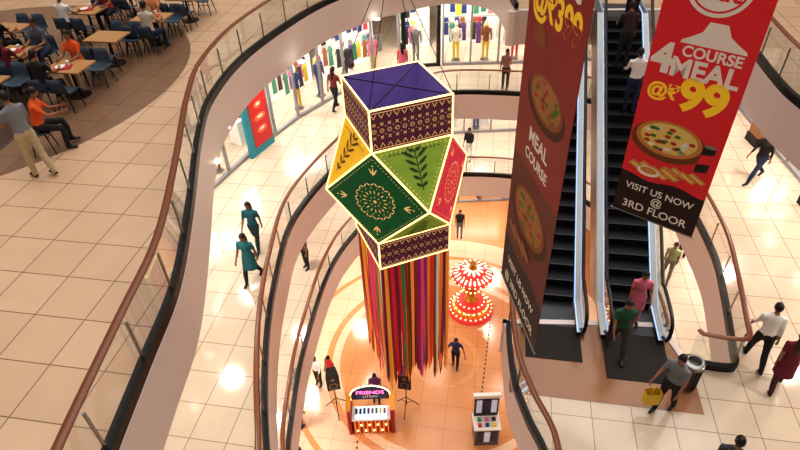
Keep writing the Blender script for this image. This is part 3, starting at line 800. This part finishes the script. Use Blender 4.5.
# ------------------------------------------------------------------ people
SKN=[(150,104,76),(132,88,62),(170,120,90)]
HAIR=mat('hair_black',(20,15,13),.45); EYEW=mat('eye_white',(230,225,218),.3); LIP=mat('lips',(130,62,54),.5)
def cloth(c): return mat('cloth',c,.8,var=.12,scale=15)
def d2(a): return math.radians(a)
def person(name,x,y,z,face,shirt,pants,hair='short',sk=0,h=1.72,legs=(20,8,-18,14),arms=((-15,8,12),(18,8,18)),lean=3,sleeve=.55,kurta=False,shoe=(30,28,28),turn=0,vox=.026):
    s=h/1.71; sk=mat('skin',SKN[sk],.5,var=.05)
    M=[sk,cloth(shirt),cloth(pants),mat('shoe',shoe,.5)]
    dirv=lambda a:Vector((0,math.sin(d2(a)),-math.cos(d2(a))))
    L=[]; 
    for sx,(a,bn) in((-1,legs[0:2]),(1,legs[2:4])):
        hp=Vector((sx*.09,0,-.02)); sp=.12*sx if abs(a)>60 else .02*sx
        kn=hp+dirv(a)*.43+Vector((sp*.5,0,0)); an=kn+dirv(a-bn)*.41; L.append((hp,kn,an,a-bn))
    pz=.085-min(l[2].z for l in L)
    off=Vector((0,0,pz))
    T=lambda p:Vector((p[0],p[1]*math.cos(d2(lean))+p[2]*math.sin(d2(lean)),-p[1]*math.sin(d2(lean))+p[2]*math.cos(d2(lean))))+off
    b=MB(); bones=[]
    def bone(p,q,r,t,k=''): bones.append((p,q,r,t,k))
    rings=[(-.09,.10,.085,0),(-.04,.155,.11,0),(.04,.165,.115,0),(.13,.148,.105,0),(.22,.142,.1,.0),(.33,.165,.112,.01),(.43,.178,.108,0),(.50,.165,.085,-.01),(.545,.085,.065,-.01),(.57,.06,.055,0)]
    if hair=='long' : rings=[(zz,rx*.92,ry*.97,yy) for zz,rx,ry,yy in rings]
    b.tube([T((0,yy,zz)) for zz,rx,ry,yy in rings],[(rx,ry) for zz,rx,ry,yy in rings],sk,14,up=(1,0,0))
    b.tube([T((0,-.01,.5)),T((0,.01,.63))],.052,sk,10)
    bone(T((-.07,0,-.02)),T((.07,0,-.02)),.1,2,'pel'); bone(T((-.06,0,.1)),T((.06,0,.1)),.1,1); bone(T((-.06,0,.25)),T((.06,0,.25)),.1,1); bone(T((-.09,0,.4)),T((.09,0,.4)),.1,1); bone(T((-.08,0,.5)),T((.08,0,.5)),.07,1); bone(T((0,0,.56)),T((0,.01,.66)),.05,0)
    for hp,kn,an,g in L:
        hp,kn,an=hp+off,kn+off,an+off
        cm=kn.lerp(an,.35)+dirv(g).cross(Vector((1,0,0)))*(-.012)
        b.tube([hp,hp.lerp(kn,.3),kn,cm,an],[.1,.092,.066,.068,.052],sk,10)
        bone(hp,kn,.085,2,'th'); bone(kn,an,.06,2,'calf')
        gg=max(-50,min(10,g))*.7 if an.z>.12 else 0
        fd=Vector((0,math.cos(d2(gg)),math.sin(d2(gg)))); dn=Vector((0,math.sin(d2(gg)),-math.cos(d2(gg))))
        he=an-fd*.05+dn*.04; to=an+fd*.18+dn*.052; mi=an+fd*.06+dn*.04
        b.tube([he,mi,to],[(.04,.044),(.046,.042),(.04,.028)],sk,10,up=(1,0,0))
        b.tube([an,mi],[.045,.04],sk,8)
        bone(he+dn*.01,to,.04,3)
    hands=[]
    for sx,(a,sp,bn) in((-1,arms[0]),(1,arms[1])):
        sh=T((sx*.175,0,.475)); D_=lambda aa,ss:Vector((sx*math.sin(d2(ss)),math.sin(d2(aa))*math.cos(d2(ss)),-math.cos(d2(aa))*math.cos(d2(ss))))
        u=D_(a,sp); el=sh+u*.29; fv=D_(a+bn,sp-(bn*.25)); wr=el+fv*.24
        b.tube([sh-u*.02,sh.lerp(el,.4),el,el.lerp(wr,.35),wr],[.063,.052,.041,.04,.027],sk,9)
        m_=sh.lerp(el,sleeve*1.0) if sleeve<=1 else el.lerp(wr,min(.97,sleeve-1))
        if sleeve<=1: bone(sh,m_,.055,1); bone(m_,el,.045,0); bone(el,wr,.035,0)
        else: bone(sh,el,.05,1); bone(el,m_,.04,1); bone(m_,wr+fv*.03,.03,0)
        hands.append((sx,wr,fv))
    if kurta:
        b.tube([T((0,0,.2)),T((0,0,0)),T((0,.01,-.2)),off+Vector((0,0,-.42))],[(.14,.1),(.175,.125),(.19,.15),(.21,.18)],sk,16,up=(1,0,0))
    me=b.mesh('tmp'); tmp=bpy.data.objects.new('tmp',me); COL.objects.link(tmp)
    bm=bmesh.new(); bm.from_mesh(me); bmesh.ops.recalc_face_normals(bm,faces=bm.faces); bm.to_mesh(me); bm.free()
    r=tmp.modifiers.new('r','REMESH'); r.mode='VOXEL'; r.voxel_size=vox
    sm=tmp.modifiers.new('s','SMOOTH'); sm.iterations=3; sm.factor=.5
    dg=bpy.context.evaluated_depsgraph_get(); ev=tmp.evaluated_get(dg); em=ev.to_mesh()
    nv=len(em.vertices); co=np.empty(nv*3); em.vertices.foreach_get('co',co); co=co.reshape(-1,3)
    fs=[tuple(p.vertices) for p in em.polygons]
    ctr=np.array([co[list(f)].mean(0) for f in fs])
    ev.to_mesh_clear(); bpy.data.objects.remove(tmp); bpy.data.meshes.remove(me)
    best=np.full(len(fs),1e9); tag=np.zeros(len(fs),int)
    for p,q,rr_,t,k in bones:
        p=np.array(p);q=np.array(q);v=q-p; tt=np.clip(((ctr-p)@v)/max(1e-9,v@v),0,1)
        dd=np.linalg.norm(ctr-(p+tt[:,None]*v),axis=1)-rr_
        w=dd<best; best[w]=dd[w]
        if kurta and k in('pel',): tg=np.ones(len(fs),int)
        elif kurta and k in('th','calf'): tg=np.where(ctr[:,2]>pz-.40,1,2)
        else: tg=np.full(len(fs),t)
        tag[w]=tg[w]
    B2=MB(); B2.mats=M[:]; B2.v=[tuple(c) for c in co]; B2.f=fs; B2.m=[int(t) for t in tag]
    # hands
    for sx,wr,fv in hands:
        w=Vector((0,1,0)); 
        if abs(fv.y)>.75: w=Vector((0,0,1))
        w=(w-fv*w.dot(fv)).normalized(); n=Vector((-sx,0,0)); n=(n-fv*n.dot(fv)-w*n.dot(w)).normalized()
        B2.tube([wr-fv*.02,wr+fv*.03,wr+fv*.09],[(.026,.02),(.038,.016),(.036,.013)],sk,8,up=tuple(w))
        for k,(ln) in enumerate((.06,.075,.08,.072)):
            r0=wr+fv*.085+w*(-.03+.02*k); c1=(fv+n*.25).normalized(); c2=(fv+n*.8).normalized(); c3=(fv*.5+n).normalized()
            B2.tube([r0,r0+c1*ln*.45,r0+c1*ln*.45+c2*ln*.3,r0+c1*ln*.45+c2*ln*.3+c3*ln*.25],[.0095,.009,.008,.006],sk,6)
        r0=wr+fv*.03+w*.03; c1=(fv*.7+w*.8+n*.2).normalized(); c2=(fv+w*.2+n*.3).normalized()
        B2.tube([r0,r0+c1*.035,r0+c1*.035+c2*.03],[.012,.011,.008],sk,6)
    # head
    HT=Matrix.Translation(T((0,.015,.70)))@Matrix.Rotation(d2(turn),4,'Z')@Matrix.Rotation(-d2(lean*.5),4,'X')
    seg,rg=20,14
    def headv(scale):
        vs=[]
        for i in range(rg+1):
            t=math.pi*i/rg
            for j in range(seg):
                w=2*math.pi*j/seg; dx,dy,dz=math.sin(t)*math.cos(w),math.sin(t)*math.sin(w),-math.cos(t)
                lo=max(0,-dz); X=.075*dx*(1-.25*lo); Y=.092*dy*(1-.12*lo)+(.012*lo if dy>0 else .01*lo); Z=.116*dz
                vs.append((X*scale,Y*scale,Z*scale))
        return vs
    fsx=[(i*seg+j,i*seg+(j+1)%seg,(i+1)*seg+(j+1)%seg,(i+1)*seg+j) for i in range(rg) for j in range(seg)]
    B2.add(headv(1),fsx,sk,HT)
    hv=headv(1.1); hf=[]
    for f in fsx:
        c=sum((Vector(hv[k]) for k in f),Vector())/4; dy=c.y/.1; dz=c.z/.127
        if dz>-.05+.55*dy and not(dy<-.2 and dz<-.62): hf.append(f)
    B2.add(hv,hf,HAIR,HT)
    if hair=='long':
        B2.tube([(0,-.055,.05),(0,-.085,-.06),(0,-.10,-.18),(0,-.11,-.32),(0,-.1,-.4)],[(.07,.05),(.08,.045),(.075,.035),(.06,.03),(.03,.02)],HAIR,10,up=(1,0,0),T=HT)
    if hair=='bun': B2.sphere((0,-.12,.03),.045,HAIR,8,6,T=HT)
    B2.tube([(0,.088,.015),(0,.104,-.012),(0,.108,-.024),(0,.092,-.032)],[(.008,.006),(.012,.01),(.015,.01),(.01,.006)],sk,8,T=HT,up=(1,0,0))
    for sx in(-1,1):
        B2.sphere((sx*.03,.079,.012),(.013,.008,.008),EYEW,8,6,T=HT); B2.sphere((sx*.03,.086,.012),(.006,.003,.006),HAIR,6,4,T=HT)
        B2.box((sx*.03,.085,.031),(.03,.008,.006),HAIR,T=HT); B2.sphere((sx*.076,-.005,-.008),(.009,.018,.03),sk,8,6,T=HT)
    B2.sphere((0,.084,-.058),(.024,.008,.007),LIP,8,6,T=HT)
    o=B2.obj(name,smooth=True,fix=False)
    o.location=(x,y,z); o.scale=(s,s,s); o.rotation_euler=(0,0,d2(face-90)); return o
SIT=(86,84,82,86); SA_=((35,8,60),(40,8,55)); STD=(3,3,-3,3); SD=((5,7,10),(3,7,12))
WK=(19,7,-14,18); WK2=(-14,18,19,7); AW=((-16,7,12),(18,7,20)); AW2=((18,7,20),(-15,7,12))
W_=(232,230,226);BK=(30,30,34);NV=(34,44,78);GY=(110,112,118);JN=(60,80,120);TE=(30,96,110);GR=(36,84,60);PK=(214,120,140);MR=(110,34,48);BE=(196,170,130);OG=(226,96,40);RD=(190,40,44)
def bag(x,y,z,c,s=1):
    b=MB(); m=cloth(c); w,d,hh=.15*s,.07*s,.36*s
    b.add([(-w,-d,0),(w,-d,0),(w,d,0),(-w,d,0),(-w*1.05,-d*1.1,hh),(w*1.05,-d*1.1,hh),(w*1.05,d*1.1,hh),(-w*1.05,d*1.1,hh)],[(3,2,1,0),(0,1,5,4),(1,2,6,5),(2,3,7,6),(3,0,4,7)],m)
    for sy in(-d,d): b.tube([(-w*.5,sy,hh),(-w*.35,sy*.5,hh+.12*s),(0,0,hh+.16*s),(w*.35,sy*.5,hh+.12*s),(w*.5,sy,hh)],.006,m,6)
    o=b.obj('shopping_bag'); o.location=(x,y,z); return o
# right floor (middle level)
person('man',4.66,8.2,B+.022,262,GR,(60,56,58),legs=WK,arms=AW,sleeve=.6)
person('woman',5.35,9.1,B+.03,258,PK,(200,130,140),hair='long',h=1.6,legs=STD,arms=((10,10,60),(5,8,15)),kurta=True)
person('man',5.2,6.75,B,215,(120,124,128),BK,legs=(-8,12,12,4),arms=((12,8,20),(22,12,30)),sleeve=.6,h=1.72)
bag(4.86,6.72,B+.3,(226,190,60))
person('man',7.55,7.8,B,70,W_,BK,legs=WK,arms=AW2,sleeve=1.5,h=1.76,lean=5)
person('woman',7.7,7.15,B,60,MR,(70,36,40),hair='long',h=1.64,legs=WK2,arms=AW,kurta=True,sleeve=.7)
person('man',11.0,14.6,B,200,BK,NV,legs=(28,8,-22,22),arms=AW,sleeve=1.6,h=1.76)
person('man',5.4,5.0,B,60,(60,60,70),BK,legs=WK,arms=AW)
# on escalator
zs=lambda ly:B+.02+.2*math.floor((ly-.7)/.3464+1)
for ly,lx,sh,pn,nm,hr in((5.3,.1,W_,NV,'man','short'),(6.5,-.1,(60,40,50),BK,'man','short'),(7.8,.15,(160,60,60),BK,'woman','long')):
    p=E(O1,lx,ly+.12,0); person(nm,p.x,p.y,zs(ly+.12),82,sh,pn,hair=hr,legs=STD,arms=((25,10,40),SD[1]),sleeve=1.4,h=1.74)
# middle level far / left
person('woman',-4.0,12.4,B,260,TE,(40,60,70),hair='long',legs=WK,arms=AW,h=1.62,sleeve=.8)
person('woman',-3.9,11.1,B,255,(40,110,120),BK,hair='long',legs=WK2,arms=AW,h=1.6,kurta=True)
person('woman',4.5,21.75,B,250,(150,110,96),(60,50,50),hair='long',legs=STD,arms=((40,10,80),SD[0]),h=1.65)
person('woman',-2.3,20.6,B,60,(120,40,50),BK,hair='long',legs=WK,arms=AW)
person('man',-1.6,20.9,B,30,W_,NV,legs=WK2,arms=AW)
person('woman',.4,22.9,B,90,(190,90,110),BK,hair='long',legs=STD,arms=SD,kurta=True,h=1.6)
person('man',6.2,22.4,B,180,(60,90,130),BK,legs=WK,arms=AW)
# mezzanine
person('man',-3.6,16.3,C,230,(110,60,66),BK,legs=STD,arms=SD)
person('man',3.4,23.4,C,240,BK,W_,legs=STD,arms=((20,10,50),SD[0]),sleeve=1.6)
person('man',9.5,14.9,C,240,(150,150,110),(120,110,100),legs=WK,arms=AW)
person('man',10.4,15.8,C,60,(150,60,70),BK,legs=WK2,arms=AW)
# ground
person('man',-3.5,14.2,D,250,W_,BK,legs=STD,arms=((20,10,40),SD[0]),sleeve=1.5)
person('man',-2.95,14.2,D,230,RD,BK,legs=STD,arms=SD)
person('man',-4.05,12.35,D,60,W_,BK,legs=STD,arms=SD,sleeve=1.4)
person('woman',-4.3,11.3,D,80,(230,220,220),(120,30,50),hair='long',legs=STD,arms=SD,kurta=True)
person('man',-3.9,10.6,D,90,BK,GY,legs=STD,arms=SD)
person('man',2.0,14.8,D,255,(40,60,100),BK,legs=(8,2,-8,2),arms=((10,28,30),(10,28,30)),sleeve=.6)
person('man',3.05,23.0,D,265,BK,GY,legs=STD,arms=SD)
person('man',-1.2,13.3,D,270,(120,60,110),BK,legs=STD,arms=((30,8,40),(30,8,40)))
# food court
person('man',-6.95,9.7,A,150,(128,132,138),(190,172,140),legs=(8,4,-10,12),arms=((20,8,50),SD[0]),sleeve=.6,h=1.74,lean=4)
person('woman',-7.3,10.7,A,20,OG,BK,hair='bun',legs=SIT,arms=SA_,lean=12,sleeve=.7)
place(ME_C,'dining_chair',-7.33,10.65,A,d2(20-90))
def sitter(name,t,sx,sy,sh,pn,hair='short'):
    px,py=seat(t,sx,sy); f=78 if sy<0 else 258
    person(name,px,py,A,f,sh,pn,hair=hair,legs=SIT,arms=((28,6,58),(32,6,54)),lean=5,sleeve=.6)
sitter('man',0,-.26,-.68,BK,(70,70,74))
sitter('woman',0,-.26,.68,OG,BE,'long')
sitter('man',5,-.26,-.68,(60,50,60),BK)
sitter('woman',5,.26,-.68,MR,BK,'long')
sitter('man',5,.26,.68,(80,90,110),NV)
sitter('man',2,.26,-.68,(200,190,180),NV)
sitter('woman',2,-.26,.68,(230,160,120),BK,'long')
sitter('man',3,-.26,-.68,W_,BK)
sitter('woman',3,.26,.68,RD,BK,'long')
sitter('man',8,.26,-.68,BK,BK)
# trays and cups on tables
b=MB()
for x,y in((-7.8,13.2),(-9.55,14.4),(-6.75,16.6),(-8.95,17.5)):
    b.box((x,y,A+.765),(.4,.28,.02),M_REDC,rz=.2); b.lathe([(.11,0),(.12,.015)],(x-.05,y,A+.776),M_WHITE,14); b.lathe([(.03,0),(.04,.12)],(x+.13,y+.06,A+.776),M_WHITE,10)
b.obj('food_trays')

# ------------------------------------------------------------------ lights
def under_slab_fill(name,z,pts,power,size=.5):  # unseen area lights added below the slabs to brighten the floors
    d=MB()
    for x,y in pts:
        area(name,(x,y,z-.06),(size,size),power,(1,.93,.84),shape='DISK')
        for dx in(-.9,.9):
            for dy in(-.9,.9): d.lathe([(.1,-.03),(.11,0)],(x+dx,y+dy,z),M_LAMP,12)
    d.obj('added_light_discs')  # glowing discs added around the fill lights
under_slab_fill('fill_middle',A-.95,[(-5,3),(-4.9,7),(-5.1,10.6),(-5.2,14),(-3.7,18),(-1.4,21.5),(2,23.2),(6,22.4)],60)
under_slab_fill('fill_middle_right',A-.95,[(10.6,6),(10.9,10),(11,14),(11,18)],100)
under_slab_fill('fill_mezz',B-.95,[(-4.8,8),(-4.8,12),(-4.3,16),(-2.2,20),(1,23.2),(5,23.2),(10.2,11),(10.3,15),(9.5,19.5)],95)
under_slab_fill('fill_ground',C-.95,[(-4.8,8),(-4.8,12),(-4.3,16),(-2.2,20),(1,23.2),(5,23.2),(6.5,7),(10.2,11),(10.3,15)],120)
s=bpy.data.lights.new('overhead_fill','SUN'); s.energy=1.75; s.angle=math.radians(70); s.color=(1,.95,.88)  # soft sun added to light all levels evenly through the open top
so=bpy.data.objects.new('overhead_fill',s); so.rotation_euler=(math.radians(-14),math.radians(8),0); so.location=(0,12,23); COL.objects.link(so)
w=bpy.data.worlds.new('world'); SC.world=w; w.use_nodes=True
w.node_tree.nodes['Background'].inputs[0].default_value=(1,.92,.86,1); w.node_tree.nodes['Background'].inputs[1].default_value=.54

# ------------------------------------------------------------------ camera
cam=bpy.data.cameras.new('camera'); cam.sensor_width=36; cam.lens=36*578/800; cam.clip_end=200
co_=bpy.data.objects.new('camera',cam); COL.objects.link(co_)
R=Matrix.Rotation(math.pi/2-math.radians(38.6),4,'X')@Matrix.Rotation(math.radians(-2.5),4,'Z')
co_.matrix_world=Matrix.Translation((0,0,19.3))@R
SC.camera=co_
